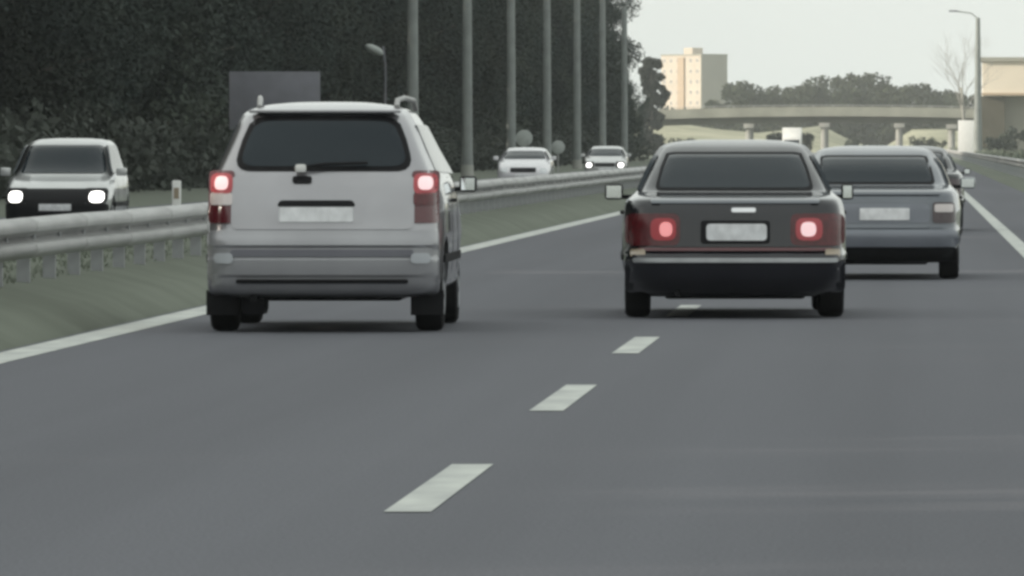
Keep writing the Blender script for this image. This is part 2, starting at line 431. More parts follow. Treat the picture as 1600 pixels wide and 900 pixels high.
        return bmobj(name, bm, m, parent or self.root, angle)
    def mirrors(self, y, z, w_=.17, h_=.12, m=None, x=None, wr=None):
        for s in (-1, 1):
            if s > 0 and wr: w_ = wr
            X = (x or self.side(y, z-.03))+.02
            bm = bmesh.new(); bx(bm, min(s*X, s*(X+w_)), max(s*X, s*(X+w_)), y-.02, y+.1, z, z+h_, bev=.03)
            h = bmobj('wing_mirror', bm, m or self.paint, self.root, 40)
            box('mirror_glass', (min(s*(X+.015), s*(X+w_-.015)), max(s*(X+.015), s*(X+w_-.015)), y-.024, y-.015, z+.015, z+h_-.015), M['mirror'], h)
            box('mirror_arm', (min(s*(X-.08), s*(X+.02)), max(s*(X-.08), s*(X+.02)), y+.01, y+.07, z+.005, z+.04), M['black'], h)
def rr(x0, x1, z0, z1, r=.04, it=0, ib=0):
    """rounded rectangle outline; it / ib inset the top / bottom corners"""
    c = [(x0+ib, z0), (x1-ib, z0), (x1-it, z1), (x0+it, z1)]; out = []
    for i in range(4):
        p, a_, b_ = Vector(c[i]), Vector(c[i-1]), Vector(c[(i+1) % 4])
        da, db = (a_-p).normalized()*r, (b_-p).normalized()*r
        for k in range(6):
            t = k/5; out.append(tuple((p+da)*(1-t)**2+2*p*t*(1-t)+(p+db)*t*t))
    return out

# ---- silver family car (MPV) -------------------------------------------------
def mpv():
    K = [(.25, .22, 4.0, .70), (.28, .10, 4.15, .80), (.34, .04, 4.28, .855), (.5, .02, 4.30, .87), (.66, .02, 4.28, .875), (.72, .06, 4.22, .875), (.76, .07, 4.1, .873),
         (.9, .09, 3.75, .87), (1.0, .12, 3.3, .86), (1.08, .14, 3.1, .845), (1.18, .19, 2.9, .80), (1.35, .27, 2.6, .72), (1.5, .36, 2.3, .66), (1.58, .44, 2.12, .615), (1.615, .56, 2.0, .56), (1.645, .72, 1.85, .46), (1.665, .95, 1.65, .28), (1.67, 1.1, 1.5, .14)]
    c = Car('silver_family_car', K, 4.3, M['silver'], 'silver tall family car with roof rails driving in the left lane beside the guardrail', rc=.15, track=.745, ax=(.8, 3.48), wheel_r=.315)
    rt = c.root
    w1 = c.patch('rear_window', rr(-.66, .66, 1.165, 1.565, .13, .115), M['black'], .006)
    c.patch('pane', rr(-.615, .615, 1.2, 1.53, .11, .105), M['glass'], .012, parent=w1)
    tg = c.patch('tailgate', rr(-.66, .66, .745, 1.135, .05, 0), M['silver'], .014, depth=.02)
    rc_ = c.patch('plate_recess', rr(-.40, .30, .79, 1.0, .04), M['silver'], .018)
    c.patch('painted_recess_shadow', rr(-.33, .24, .91, .955, .02, .02), M['black'], .024, nr=3, parent=rc_)  # black strip stands in for the shade at the recess top
    c.patch('number_plate', rr(-.31, .22, .80, .905, .012), M['plate'], .028)
    c.patch('bumper', rr(-.835, .835, .27, .74, .05), M['bumper_silver'], lambda x, z: .055 if z > .62 else (.03 if z > .53 else (.05 if z > .4 else .035)), nr=22, nc_=26, depth=.05, angle=25)
    c.patch('bumper_groove', rr(-.62, .62, .355, .385, .01), M['black'], .06, nr=2)
    c.patch('bumper_insert', rr(-.66, .66, .55, .60, .02), M['sign_back'], .04, nr=2)
    for s in (-1, 1):
        a_, b_ = sorted((s*.64, s*.835))
        lamp = c.patch('tail_lamp', rr(a_, b_, .79, 1.17, .03), M['red_dark'], .012, nc_=12)
        c.patch('brake_lens', rr(a_+.012, b_-.012, 1.0, 1.15, .05), M['lit_red'], .02, nc_=10, parent=lamp)
        c.patch('bulb', rr(a_+.045, b_-.045, 1.03, 1.13, .04), M['bulb'], .026, nc_=8, parent=lamp)
        c.patch('reversing_lens', rr(a_+.012, b_-.012, .92, 1.01, .02), M['clear_lens'] if s < 0 else M['red'], .02, nc_=10, parent=lamp)
        a_, b_ = sorted((s*.62, s*.80))
        c.patch('reflector', rr(a_+.02, b_-.02, .50, .575, .03), M['lens_cool'], .062, nc_=10)
        c.patch('side_window', [(.55, 1.16), (3.05, 1.14), (2.2, 1.5), (.62, 1.5)], M['glass'], .006, 'side', flip=s)
        for y0_ in (1.75, 2.7):
            c.patch('door_seam', rr(y0_, y0_+.012, .35, 1.12, .004), M['black'], .002, 'side', nc_=2, flip=s, depth=.01)
        c.patch('door_handle', rr(1.85, 2.02, .93, .96, .01), M['black'], .03, 'side', nc_=4, nr=2, flip=s)
        c.patch('rub_strip', rr(.55, 3.1, .5, .56, .01), M['black'], .012, 'side', nc_=14, nr=2, flip=s)
        tubeobj('roof_rail', [(s*.50, .84, 1.63), (s*.50, .94, 1.68), (s*.53, 1.4, 1.70), (s*.57, 2.0, 1.685), (s*.58, 2.15, 1.62)], .02, M['galv'], rt)
        c.patch('headlamp', rr(min(s*.42, s*.78), max(s*.42, s*.78), .68, .82, .03), M['head_off'], .01, 'front', nc_=10)
    c.patch('windscreen', rr(-.7, .7, 1.06, 1.54, .06, .12), M['glass'], .006, 'front')
    c.mirrors(2.75, 1.0, .13, .12, M['black'])
    bm = bmesh.new(); bx(bm, -.20, -.12, .09, .17, 1.155, 1.215, bev=.02); wp = bmobj('wiper', bm, M['white'], rt, 40)
    tubeobj('wiper_arm', [(-.16, .13, 1.19), (.0, .145, 1.215), (.32, .17, 1.225)], .011, M['black'], wp)
    c.patch('tailgate_handle', rr(-.22, -.08, 1.08, 1.13, .02), M['black'], .03, nr=2)
    box('spoiler', (-.55, .55, .38, .52, 1.585, 1.61), M['silver'], rt, .01)
    tubeobj('exhaust_pipe', [(-.5, .12, .25), (-.5, .7, .25)], .03, M['black'], rt)
    box('underbody', (-.55, .55, .6, 3.9, .22, .3), M['black'], rt, .03)
    box('silencer', (-.60, -.42, .25, .65, .12, .3), M['black'], rt, .05)
    box('mud_flap', (-.86, -.62, .42, .44, .12, .3), M['black'], rt); box('mud_flap', (.62, .86, .42, .44, .12, .3), M['black'], rt)
    return rt
o = mpv(); d = 13400/217; o.location = ((503-1425)/217, d, 0); o.rotation_euler.z = R(.8)

# ---- sedans -------------------------------------------------------------------
def sedan(name, paintm, label, h=1.40, deck=.97, style='black'):
    k = h-1.40; dz = deck-.97
    K = [(.17, .25, 4.2, .72), (.22, .12, 4.3, .81), (.32, .03, 4.42, .865), (.44, .0, 4.45, .885), (.5, .02, 4.43, .887), (.53, .07, 4.4, .885), (.7, .08, 4.3, .885), (.78+dz, .09, 4.1, .88),
         (.88+dz, .12, 3.6, .865), (.93+dz, .17, 3.3, .845), (.955+dz, .35, 3.2, .81), (.975+dz, .62, 3.12, .785), (1.0+dz, .72, 3.05, .765), (1.15+.5*dz, .95, 2.75, .70), (1.28+k, 1.18, 2.45, .63), (1.34+k, 1.34, 2.26, .585), (1.368+k, 1.48, 2.12, .52), (1.387+k, 1.62, 1.98, .40), (1.396+k, 1.72, 1.88, .24)]
    c = Car(name, K, 4.45, paintm, label, rc=.17, rf=.28, bow=.05, track=.76, ax=(.95, 3.62), wheel_r=.305)
    rt = c.root
    w1 = c.patch('rear_window', rr(-.63, .63, .995+dz, 1.30+k, .05, .08), M['black'], .006)
    c.patch('pane', rr(-.60, .60, 1.02+dz, 1.28+k, .045, .075), M['glass'], .012, parent=w1)
    c.patch('windscreen', rr(-.66, .66, 1.03+dz, 1.31+k, .05, .1), M['glass'], .006, 'front')
    for s in (-1, 1):
        c.patch('side_window', [(.98, 1.0+dz), (3.0, 1.0+dz), (2.35, 1.27+k), (1.3, 1.27+k)], M['glass'], .006, 'side', flip=s)
        for y0_ in (1.9, 2.9): c.patch('door_seam', rr(y0_, y0_+.012, .3, .95, .004), M['black'], .002, 'side', nc_=2, flip=s, depth=.01)
        c.patch('door_handle', rr(2.0, 2.17, .8, .83, .01), M['black'], .03, 'side', nc_=4, nr=2, flip=s)
        c.patch('headlamp', rr(min(s*.42, s*.78), max(s*.42, s*.78), .58, .72, .03), M['head_off'], .01, 'front', nc_=10)
        c.patch('rub_strip', rr(.6, 3.2, .45, .5, .01), M['black'], .012, 'side', nc_=14, nr=2, flip=s)
    c.patch('grille', rr(-.36, .36, .56, .72, .03), M['black'], .01, 'front', nr=3)
    box('underbody', (-.55, .55, .35, 4.1, .15, .25), M['black'], rt, .03)
    tubeobj('exhaust_pipe', [(-.45, .12, .2), (-.45, .7, .2)], .025, M['black'], rt)
    return c
c = sedan('black_saloon', M['black_paint'], 'black saloon with a bright white number plate straddling the dashed lane line')
rt = c.root
c.patch('boot_lid', rr(-.60, .60, .56, .9, .04, 0), M['black_paint'], .012, depth=.02)
c.patch('boot_lip', rr(-.66, .66, .90, .94, .015), M['grey_paint'], .022, nr=3)
pf = c.patch('plate_frame', rr(-.27, .27, .585, .765, .03), M['black'], .022)
c.patch('number_plate', rr(-.225, .245, .61, .74, .03), M['plate'], .03, parent=pf)
c.patch('boot_emblem', rr(-.03, .16, .83, .865, .015), M['chrome'], .02, nr=2)
c.patch('bumper', rr(-.86, .86, .20, .5, .05), M['black_paint'], lambda x, z: .06 if z > .44 else .04, nr=16, nc_=24, depth=.05, angle=25)
c.patch('bumper_trim', rr(-.80, .80, .44, .475, .01), M['post'], .064, nr=2)
c.patch('red_band', rr(-.76, .76, .53, .555, .01), M['red_dark'], .02, nr=2)
for s in (-1, 1):
    a_, b_ = sorted((s*.43, s*.86))
    lamp = c.patch('tail_lamp', rr(a_, b_, .57, .82, .06), M['red'], .014, nc_=14)
    e_, f_ = (-.66, -.46) if s < 0 else (.47, .68)
    c.patch('brake_lens', rr(e_, f_, .61, .785, .06), M['lit_red2'] if s < 0 else M['lit_red'], .022, nc_=8, parent=lamp)
    e_, f_ = (-.59, -.49) if s < 0 else (.51, .63)
    c.patch('bulb', rr(e_, f_, .64, .755, .05), M['bulb_red'] if s < 0 else M['bulb'], .028, nc_=8, parent=lamp)
    a_, b_ = sorted((s*.70, s*.82)); c.patch('reflector', rr(a_, b_, .485, .545, .015), M['amber'], .055, nc_=6)
c.mirrors(2.8, .91, .15, .13, M['black'], wr=.1)
rt.location = ((1149-1425)/201, 13400/201, 0); rt.rotation_euler.z = R(1.7)

c = sedan('grey_saloon', M['grey_paint'], 'blue-grey saloon ahead on the right, half hidden behind the black saloon', h=1.35, deck=.93)
rt = c.root
c.patch('boot_lip', rr(-.68, .68, .855, .905, .015), M['grey_paint'], .022, nr=3)
c.patch('boot_lid', rr(-.58, .58, .52, .83, .04, 0), M['grey_paint'], .012, depth=.02)
c.patch('number_plate', rr(-.13, .37, .6, .72, .01), M['plate'], .03)
pn = c.patch('rear_panel', rr(-.57, .57, .57, .76, .04), M['bumper_grey'], .018)
c.patch('bumper', rr(-.86, .86, .33, .5, .05), M['bumper_grey'], lambda x, z: .07, nr=10, nc_=24, depth=.05, angle=25)
c.patch('lower_bumper', rr(-.84, .84, .18, .33, .03), M['black'], .03, nr=4, nc_=20)
for s in (-1, 1):
    a_, b_ = sorted((s*.60, s*.83)); lamp = c.patch('tail_lamp', rr(a_, b_, .57, .78, .03), M['smoke'], .014, nc_=12)
    c.patch('indicator_lens', rr(a_+.02, b_-.02, .68, .76, .02), M['clear_lens'], .02, nc_=8, parent=lamp)
c.mirrors(2.8, .9, .16, .12)
s_ = 156; rt.location = (.49-.885, 13400/s_, 0); rt.rotation_euler.z = R(-.4)

c = sedan('dark_saloon', M['dark_paint'], 'dark car farther ahead, only its right edge showing beyond the blue-grey saloon', h=1.34, deck=.94)
rt = c.root
c.patch('number_plate', rr(-.25, .25, .6, .72, .01), M['plate'], .03)
c.patch('bumper', rr(-.86, .86, .2, .5, .05), M['black'], .05, nr=10, nc_=24, depth=.05, angle=25)
for s in (-1, 1):
    a_, b_ = sorted((s*.60, s*.84)); c.patch('tail_lamp', rr(a_, b_, .58, .82, .03), M['smoke'], .014, nc_=12)
c.mirrors(2.8, .88, .11, .1, M['black'])
rt.location = (-.06, 134, 0)

# ---- oncoming cars -------------------------------------------------------------
def hatch(name, paintm, label, lit, h=1.5, grp=None, grille=M['black'], rub=False, dark=False):
    k = h-1.5
    K = [(.19, .25, 3.75, .72), (.24, .12, 3.9, .80), (.34, .04, 4.05, .85), (.5, .02, 4.1, .87), (.62, .03, 4.08, .875), (.70, .06, 4.0, .873), (.8, .08, 3.85, .87),
         (.9, .10, 3.55, .865), (.98, .14, 3.1, .85), (1.02, .17, 2.95, .83), (1.15, .25, 2.7, .77), (1.33+k, .38, 2.35, .69), (1.42+k, .48, 2.15, .64), (1.47+k, .65, 1.95, .56), (1.49+k, .85, 1.75, .4), (1.497+k, 1.0, 1.6, .2)]
    c = Car(name, K, 4.1, paintm, label, grp, rc=.15, rf=.24, bowf=.1, track=.745, ax=(.72, 3.25), wheel_r=.32)
    rt = c.root
    c.patch('windscreen', rr(-.70, .70, 1.04, 1.385+k, .06, .10), M['glass'], .016, 'front')
    g_ = c.patch('grille', rr(-.50 if dark else -.42, .50 if dark else .42, .56 if dark else .6, .80 if dark else .76, .03), grille, .012, 'front', nr=4)
    c.patch('bumper', rr(-.83, .83, .25, .56, .05), M['black'] if dark else paintm, .04, 'front', nr=8, nc_=24, depth=.05)
    c.patch('lower_grille', rr(-.5, .5, .28, .42, .03), M['black'], .048, 'front', nr=3)
    c.patch('number_plate', rr(-.26, .26, .44, .55, .01), M['plate'], .055, 'front', nr=2)
    w1 = c.patch('rear_window', rr(-.6, .6, 1.06, 1.38+k, .06, .06), M['glass'], .008)
    for s in (-1, 1):
        a_, b_ = sorted((s*.46, s*.80)); c.patch('headlamp_surround', rr(a_-.02, b_+.02, .56, .81, .07), M['black'] if lit else paintm, .012, 'front', nc_=12)
        e_, f_ = sorted((s*.54, s*.77)); c.patch('headlamp', rr(e_, f_, .575, .755, .08), M['head'] if lit else M['head_off'], .02, 'front', nc_=12)
        a_, b_ = sorted((s*.62, s*.83)); c.patch('tail_lamp', rr(a_, b_, .75, 1.0, .03), M['red'], .012, nc_=8)
        c.patch('side_window', [(.5, 1.05), (2.85, 1.05), (2.2, 1.38+k), (.65, 1.38+k)], M['glass'], .006, 'side', flip=s)
        for y0_ in (1.5, 2.5): c.patch('door_seam', rr(y0_, y0_+.012, .3, 1.02, .004), M['black'], .002, 'side', nc_=2, flip=s, depth=.01)
        if rub: c.patch('rub_strip', rr(.55, 3.0, .5, .58, .01), M['black'], .012, 'side', nc_=14, nr=2, flip=s)
    for s in (-1, 1):
        X = c.side(2.75, 1.0)+.02
        bm = bmesh.new(); bx(bm, min(s*X, s*(X+.17)), max(s*X, s*(X+.17)), 2.65, 2.77, 1.0, 1.13, bev=.03); bmobj('wing_mirror', bm, paintm, rt, 40)
    tubeobj('antenna', [(.0, .9, 1.48+k), (.0, .75, 1.75+k)], .006, M['black'], rt)
    return rt
def place_onc(o, px, s_, rz=0, X=None):
    d = F/s_; o.location = (X if X is not None else (px-1425)/s_, d+4.1, OZ); o.rotation_euler.z = R(180+rz)
a1 = hatch('silver_off_roader', M['silver2'], 'silver boxy car with lit headlamps oncoming behind the guardrail at far left', True, 1.62, rub=True, dark=True)
place_onc(a1, 86, 97, 0)
a2 = hatch('white_hatchback', M['white_car'], 'white oncoming hatchback beyond the median, between the silver family car and the wood', False, 1.42)
place_onc(a2, 817, 48, 0)
a3 = hatch('pale_hatchback', M['silver2'], 'small pale oncoming car with two glaring headlamps left of the black saloon', True, 1.45)
place_onc(a3, 945, 38, 0)

# ---- white van far off -------------------------------------------------------
def van():
    t = empty('white_van', (0, 0, 0), 0, 'tiny white box van far down the other carriageway near the overpass', 'van')
    box('cargo_box', (-1.0, 1.0, 1.6, 6.0, .6, 3.3), M['white'], t, .05)
    cab = box('cab', (-.95, .95, 0, 1.58, .45, 2.3), M['white'], t, .15)
    box('windscreen', (-.8, .8, -.03, .2, 1.35, 2.0), M['glass'], t, .03)
    for s in (-1, 1):
        box('headlamp', (min(s*.55, s*.85), max(s*.55, s*.85), -.02, .1, .7, .9), M['head_off'], t, .02)
        for y in (.9, 4.9):
            bm = bmesh.new(); lathe_x(bm, [(-.12, .25), (-.12, .4), (.12, .4), (.12, .25)], 20); w_ = bmobj('wheel', bm, M['rubber'], t, 40); w_.location = (s*.85, y, .4)
    t.location = ((1237-1425)*900/F, 900, OZ)
van()

# ------------------------------------------------------------------ lamp posts
def lamp_post():
    t = empty('lamp_post', (0, 0, 0), 0, 'tall pale lamp post in the row along the dark wood', 'lamp post', 'tall pale lamp posts standing in a row before the wood')
    tubeobj('pole', [(0, 0, 0), (0, 0, 1.2), (0, 0, 11)], [.28, .24, .18], M['pole'], t, 12)
    tubeobj('base', [(0, 0, -.1), (0, 0, .5)], [.3, .28], M['concrete'], t, 12)
    tubeobj('arm', [(0, 0, 10.9), (.5, 0, 11.5), (1.8, 0, 11.8)], .05, M['pole'], t)
    box('lamp_head', (1.7, 2.5, -.14, .14, 11.74, 11.88), M['sign_back'], t, .03)
    return t
lp = lamp_post(); inv = 1/780; k = 0
places = ['tall pale lamp post rising just right of the silver family car', 'second tall pale lamp post to the right of the silver family car', 'tall pale lamp post rising above the white hatchback',
          'tall pale lamp post just right of the white hatchback', 'tall pale lamp post just left of the pale car with glaring headlamps', 'tall pale lamp post above the pale car with glaring headlamps',
          'farthest tall pale lamp post near the right end of the wood']
for i in range(7):
    o = lp if i == 0 else copy_tree(lp)
    dd = 20*F*(1/780+i*.0001572); o.location = (-20.0, dd, -.05); o['label'] = places[i]
# short lamp with pale oval head
t = empty('short_lamp_post', (0, 0, 0), 0, 'short thin lamp post with a pale oval head above the silver family car roof', 'lamp post')
P = at(602, 0, 352)
tubeobj('pole', [(P[0], 352, -.05), (P[0], 352, 4.6), (P[0]-.1, 352, 5.4)], .05, M['sign_back'], t)
bm = bmesh.new(); bmesh.ops.create_uvsphere(bm, u_segments=16, v_segments=10, radius=.5)
for v in bm.verts: v.co = Matrix.Rotation(R(25), 3, 'Y') @ Vector((v.co.x*.85, v.co.y*.5, v.co.z*.36)) + Vector((P[0]-.45, 352, 5.25))
bmobj('lamp_head', bm, M['sign_pale'], t, 60)
# right-hand mast
t = empty('roadside_mast', (0, 0, 0), 0, 'thin pale lamp mast at the right verge in front of the cream-topped building', 'lamp post')
P = at(1528, 0, 800)
tubeobj('pole', [(P[0], 800, 0), (P[0], 800, 13.2)], [.42, .2], M['pole'], t, 12)
tubeobj('arm', [(P[0], 800, 13.1), (P[0]-.6, 800, 13.6), (P[0]-2, 800, 13.8)], .06, M['pole'], t)
box('lamp_head', (P[0]-2.7, P[0]-1.9, 799.85, 800.15, 13.74, 13.9), M['sign_back'], t, .03)

# ------------------------------------------------------------------ signs
t = empty('sign_back', (0, 0, 0), 0, 'back of a large grey road sign rising behind the roof of the silver family car', 'road sign')
x0, _, z1 = at(358, 112, 260); x1 = at(500, 112, 260)[0]
box('panel', (x0, x1, 260, 260.06, z1-1.75, z1), M['sign_back'], t, .02)
for xx in (x0+.25, x1-.35):
    tubeobj('post', [(xx, 260.14, -.1), (xx, 260.14, z1-.1)], .06, M['galv'], t)
for zz in (z1-.35, z1-1.4): box('brace', (x0+.05, x1-.05, 260.06, 260.1, zz-.04, zz+.04), M['galv'], t)
def round_sign(px, py, dd, r, lab):
    x, y, z = at(px, py, dd)
    t = empty('round_sign', (x, y, 0), 0, lab, 'road sign', 'round road signs seen from behind')
    bm = bmesh.new(); lathe_x(bm, [(-.02, r*.97), (-.012, r), (.012, r), (.02, r*.97)], 28); o = bmobj('disc', bm, M['sign_pale'], t, 40)
    o.rotation_euler.z = R(90); o.location.z = z
    tubeobj('post', [(0, .06, -.1), (0, .06, z+.3)], .035, M['galv'], t)
round_sign(819, 216, 425, .42, 'pale round sign plate just above the roof of the white hatchback')
round_sign(872, 230, 455, .36, 'dim round sign plate between the two oncoming hatchbacks')
# delineator on the median
t = empty('marker_post', (0, 0, 0), 0, 'slim pale marker post standing behind the guardrail left of the silver family car', 'marker post')
x, y, z = at(276, 282, 118); 
bm = bmesh.new(); bx(bm, x-.06, x+.06, y-.04, y+.04, .0, z, bev=.02); bmobj('shaft', bm, M['white'], t, 40)
box('reflector', (x-.035, x+.035, y-.046, y-.038, z-.25, z-.1), M['amber'], t)
# white board standing in for a bright sunlit surface at the right
t = empty('sunlit_patch_board', (0, 0, 0), 0, 'tall white board on two posts added for a bright sunlit patch beside the mast', 'stand-in board')
x0, _, z1 = at(1497, 188, 860); x1 = at(1523, 188, 860)[0]
box('panel', (x0, x1, 860, 860.12, .35, z1), M['white'], t, .03)
for xx in (x0+.15, x1-.15): tubeobj('post', [(xx, 860.2, -.1), (xx, 860.2, z1-.2)], .05, M['galv'], t)

# ------------------------------------------------------------------ trees
def leaf_cloud(clumps, per, size, rng, flat=1.0):
    V = []; Fc = []
    for (cx, cy, cz, r) in clumps:
        d_ = rng.normal(size=(per, 3)); d_ /= np.linalg.norm(d_, axis=1)[:, None]
        p = d_*(r*rng.uniform(.35, 1.05, per)**.6)[:, None]*np.array([1, 1, flat])+np.array([cx, cy, cz])
        n1 = rng.normal(size=(per, 3)); n1 /= np.linalg.norm(n1, axis=1)[:, None]
        n2 = np.cross(n1, rng.normal(size=(per, 3))); n2 /= np.linalg.norm(n2, axis=1)[:, None]
        s1 = (size*rng.uniform(.5, 1.2, per))[:, None]; s2 = s1*.55
        b = len(V)
        q = np.stack([p-n1*s1, p-n2*s2, p+n1*s1, p+n2*s2], 1).reshape(-1, 3)
        V += q.tolist(); Fc += [(b+4*i, b+4*i+1, b+4*i+2, b+4*i+3) for i in range(per)]
    return V, Fc
def tree_proto(seed, H, Rr, base, nclump, per, size, leafm, name='forest_tree', conif=False, label='', cat='tree', group=None, barkm=None):
    rng = np.random.default_rng(seed); t = empty(name, (0, 0, 0), 0, label, cat, group)
    bend = rng.normal(0, .02, 2)*H
    trunkp = [(0, 0, -.2), (bend[0]*.3, bend[1]*.3, H*.35), (bend[0], bend[1], H*.7), (bend[0]*1.1, bend[1], H*.95)]
    bm = bmesh.new(); tube(bm, trunkp, [.02*H, .015*H, .009*H, .003*H], 8)
    cl = []
    for i in range(nclump):
        f = (i+.5)/nclump; z = base+(H-base)*(f**.85)
        prof = (math.sin(math.pi*min(1, (.12+.88*f)))**.6 if not conif else (1.05-f)) + .15
        a_ = rng.uniform(0, 6.28); rad = Rr*prof*rng.uniform(.35, 1.0)
        x, y = math.cos(a_)*rad, math.sin(a_)*rad
        r = Rr*rng.uniform(.24, .42)*(1 if not conif else (1.15-f))
        cl.append((x+bend[0]*f, y+bend[1]*f, min(z, H-r*.6), r))
        if i % 3 == 0:
            tube(bm, [(bend[0]*f*.8, bend[1]*f*.8, max(base*.5, z*.72)), (x*.5+bend[0]*f, y*.5, z*.9), (x, y, z)], [.006*H, .004*H, .0015*H], 5)
    bmobj('trunk', bm, barkm or M['bark'], t, 60)
    V, Fc = leaf_cloud(cl, per, size, rng, .85)
    meshobj('crown', V, Fc, leafm, t)
    return t
WL = 'dark dense tree in the wood behind the lamp posts left of the road'
WG = 'trees of the dark wood left of the road'
protos = [tree_proto(11+i, 14.5+i*.7, 4.2, .6, 44, 640, .125, M['leaf'] if i % 2 else M['leaf2'], label=WL, group=WG, conif=(i == 2)) for i in range(4)]
cnt = 0
for row, (X, y0, y1, st) in enumerate([(-27.3, 0, 732, 6.0), (-32.5, -10, 722, 7.6), (-39, -20, 712, 8.6), (-45, -40, 150, 5.5)]):  # last row, out of view, added to keep sun glints off the near cars
    y = y0
    while y < y1:
        p = protos[cnt % 4]
        o = p if cnt < 4 else copy_tree(p)
        sc = random.uniform(.85, 1.12)
        if y > 684: sc *= .82 if row == 0 else .7
        o.location = (X+random.uniform(-1.2, 1.2), y+random.uniform(-1.5, 1.5), -.2); o.rotation_euler.z = random.uniform(0, 6.28); o.scale = (sc, sc, sc)
        cnt += 1; y += st
for (yy, X, sc) in [(736, -26.4, .66), (746, -26.0, .56), (756, -25.8, .46)]:
    o = copy_tree(protos[1]); o.location = (X, yy, -.2); o.scale = (sc*.7, sc, sc); o.rotation_euler.z = yy
    o['label'] = 'low dark trees closing the right end of the wood beside the pale tower'
    o['group'] = 'low trees at the end of the wood'
p = tree_proto(31, 14, 2.0, .2, 60, 220, .3, M['leaf2'], 'tower_shade_tree', label='slim dark tree added for the shaded side of the pale tower', cat='tree')
p.location = ((1018-1425)*1240/F, 1240, -.2)  # added tree stands in for the dark, shaded side of the tower
# undergrowth
rng = np.random.default_rng(5); cl = []
for i in range(900):
    y = 1/rng.uniform(1/760, 1/190); cl.append((rng.uniform(-25.5, -22), y, rng.uniform(.3, 1.6), rng.uniform(.5, 1.1)))
V, Fc = leaf_cloud(cl, 90, .16, rng)
o = meshobj('undergrowth', V, Fc, M['under']); tag(o, 'dark tangled undergrowth along the foot of the wood', 'undergrowth', kind='stuff')

# far trees beyond the overpass
farp = [tree_proto(40+i, 12, 5.2, 1.0, 26, 110, .5, M['leaf_far'], 'distant_tree', label='x', group='hazy trees on the skyline beyond the overpass') for i in range(3)]
spots = [(1150, 133), (1178, 150), (1213, 140), (1235, 150), (1262, 138), (1297, 124), (1322, 146), (1352, 120), (1378, 148), (1402, 140), (1432, 136), (1455, 150), (1478, 146), (1505, 150), (1195, 153), (1340, 143), (1280, 146)]
spots.sort(); nth = ['low hazy tree just right of the pale tower, first on the skyline'] + [None]*20
for i, (px, py) in enumerate(spots):
    p = farp[i % 3]; o = p if i < 3 else copy_tree(p)
    dd = 1750+40*(i % 4); x, y, z = at(px, py, dd); sc = (z+.5)/12
    o.location = (x, y, -.3); o.scale = (sc, sc, sc); o.rotation_euler.z = i*1.3
    o['label'] = ('tall ' if py < 130 else 'mid-height ' if py < 145 else 'low ')+'hazy tree on the skyline beyond the overpass'
cl = []
for i in range(900):
    x = rng.uniform(-60, 30); cl.append((x, 1900+rng.uniform(-15, 15), rng.uniform(.5, 7.5), rng.uniform(1.5, 3)))
V, Fc = leaf_cloud(cl, 60, .8, rng)
o = meshobj('distant_wood', V, Fc, M['leaf_far']); tag(o, 'hazy grey-green wood closing the horizon beyond the overpass', 'wood', kind='stuff')
# bare tree at the right
def bare_tree():
    t = empty('bare_tree', (0, 0, 0), 0, 'leafless pale tree reaching into the sky left of the roadside mast', 'tree')
    rg = random.Random(3); bm = bmesh.new(); br = bmesh.new()
    tube(bm, [(0, 0, -.2), (.15, 0, 4), (-.1, .2, 8)], [.28, .2, .12], 8)
    def grow(p, dr, ln, r, lv):
        q = p+dr*ln; mid = p+dr*ln*.5+Vector((rg.uniform(-.1, .1), rg.uniform(-.1, .1), 0))*ln
        tube(br, [p, mid, q], [r, r*.8, r*.55], 5)
        if lv:
            for _ in range(3):
                nd = (dr+Vector((rg.uniform(-.7, .7), rg.uniform(-.7, .7), rg.uniform(-.1, .6)))).normalized(); grow(q if rg.random() < .6 else mid, nd, ln*.68, r*.5, lv-1)
    for k in range(6): grow(Vector((0, .1, 4.5+k*.65)), Vector((math.cos(k*2.2)*.5, math.sin(k*2.2)*.5, .9)).normalized(), 3.2, .07, 4)
    bmobj('trunk', bm, M['pale_bark'], t, 60); bmobj('branches', br, M['pale_bark'], t, 60)
    return t
o = bare_tree(); x = at(1484, 0, 1000)[0]; o.location = (x+1.5, 1000, 0)
# scrub on the right verge
cl = []
for i in range(260): cl.append((rng.uniform(5.2, 9.5), rng.uniform(320, 1200), rng.uniform(.1, .5), rng.uniform(.3, .6)))
V, Fc = leaf_cloud(cl, 60, .12, rng)
o = meshobj('verge_scrub', V, Fc, M['blade']); tag(o, 'low brownish scrub behind the right-hand guardrail', 'scrub', kind='stuff')

# ------------------------------------------------------------------ overpass
D = 1300
t = empty('overpass', (0, D, 0), 0, 'long pale concrete overpass crossing the motorway in the distance', 'bridge')
def deck_z(x): return 7.25-.00065*(x+12)**2
bmd = bmesh.new(); bmg = bmesh.new(); xs = list(range(-75, 60, 3))
def strip(bm, xs, y0, y1, zb, zt):
    rs = []
    for x in xs:
        z = deck_z(x); rs.append([bm.verts.new((x, y0, z+zb)), bm.verts.new((x, y1, z+zb)), bm.verts.new((x, y1, z+zt)), bm.verts.new((x, y0, z+zt))])
    for a_, b_ in zip(rs, rs[1:]):
        for k in range(4): bm.faces.new((a_[k], a_[(k+1) % 4], b_[(k+1) % 4], b_[k]))
    bm.faces.new(rs[0]); bm.faces.new(rs[-1][::-1])
strip(bmd, xs, 0, 11, -1.5, -.9); dk = bmobj('deck', bmd, M['deck'], t)
b = bmesh.new(); strip(b, xs, -.25, .0, -1.6, -.15); bmobj('parapet', b, M['deck'], t)
b = bmesh.new(); strip(b, xs, 11, 11.25, -1.6, -.15); bmobj('parapet', b, M['deck'], t)
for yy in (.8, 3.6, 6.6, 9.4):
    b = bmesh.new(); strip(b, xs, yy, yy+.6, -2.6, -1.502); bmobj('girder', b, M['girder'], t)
b = bmesh.new(); strip(b, xs, -.15, -.08, .05, .14)
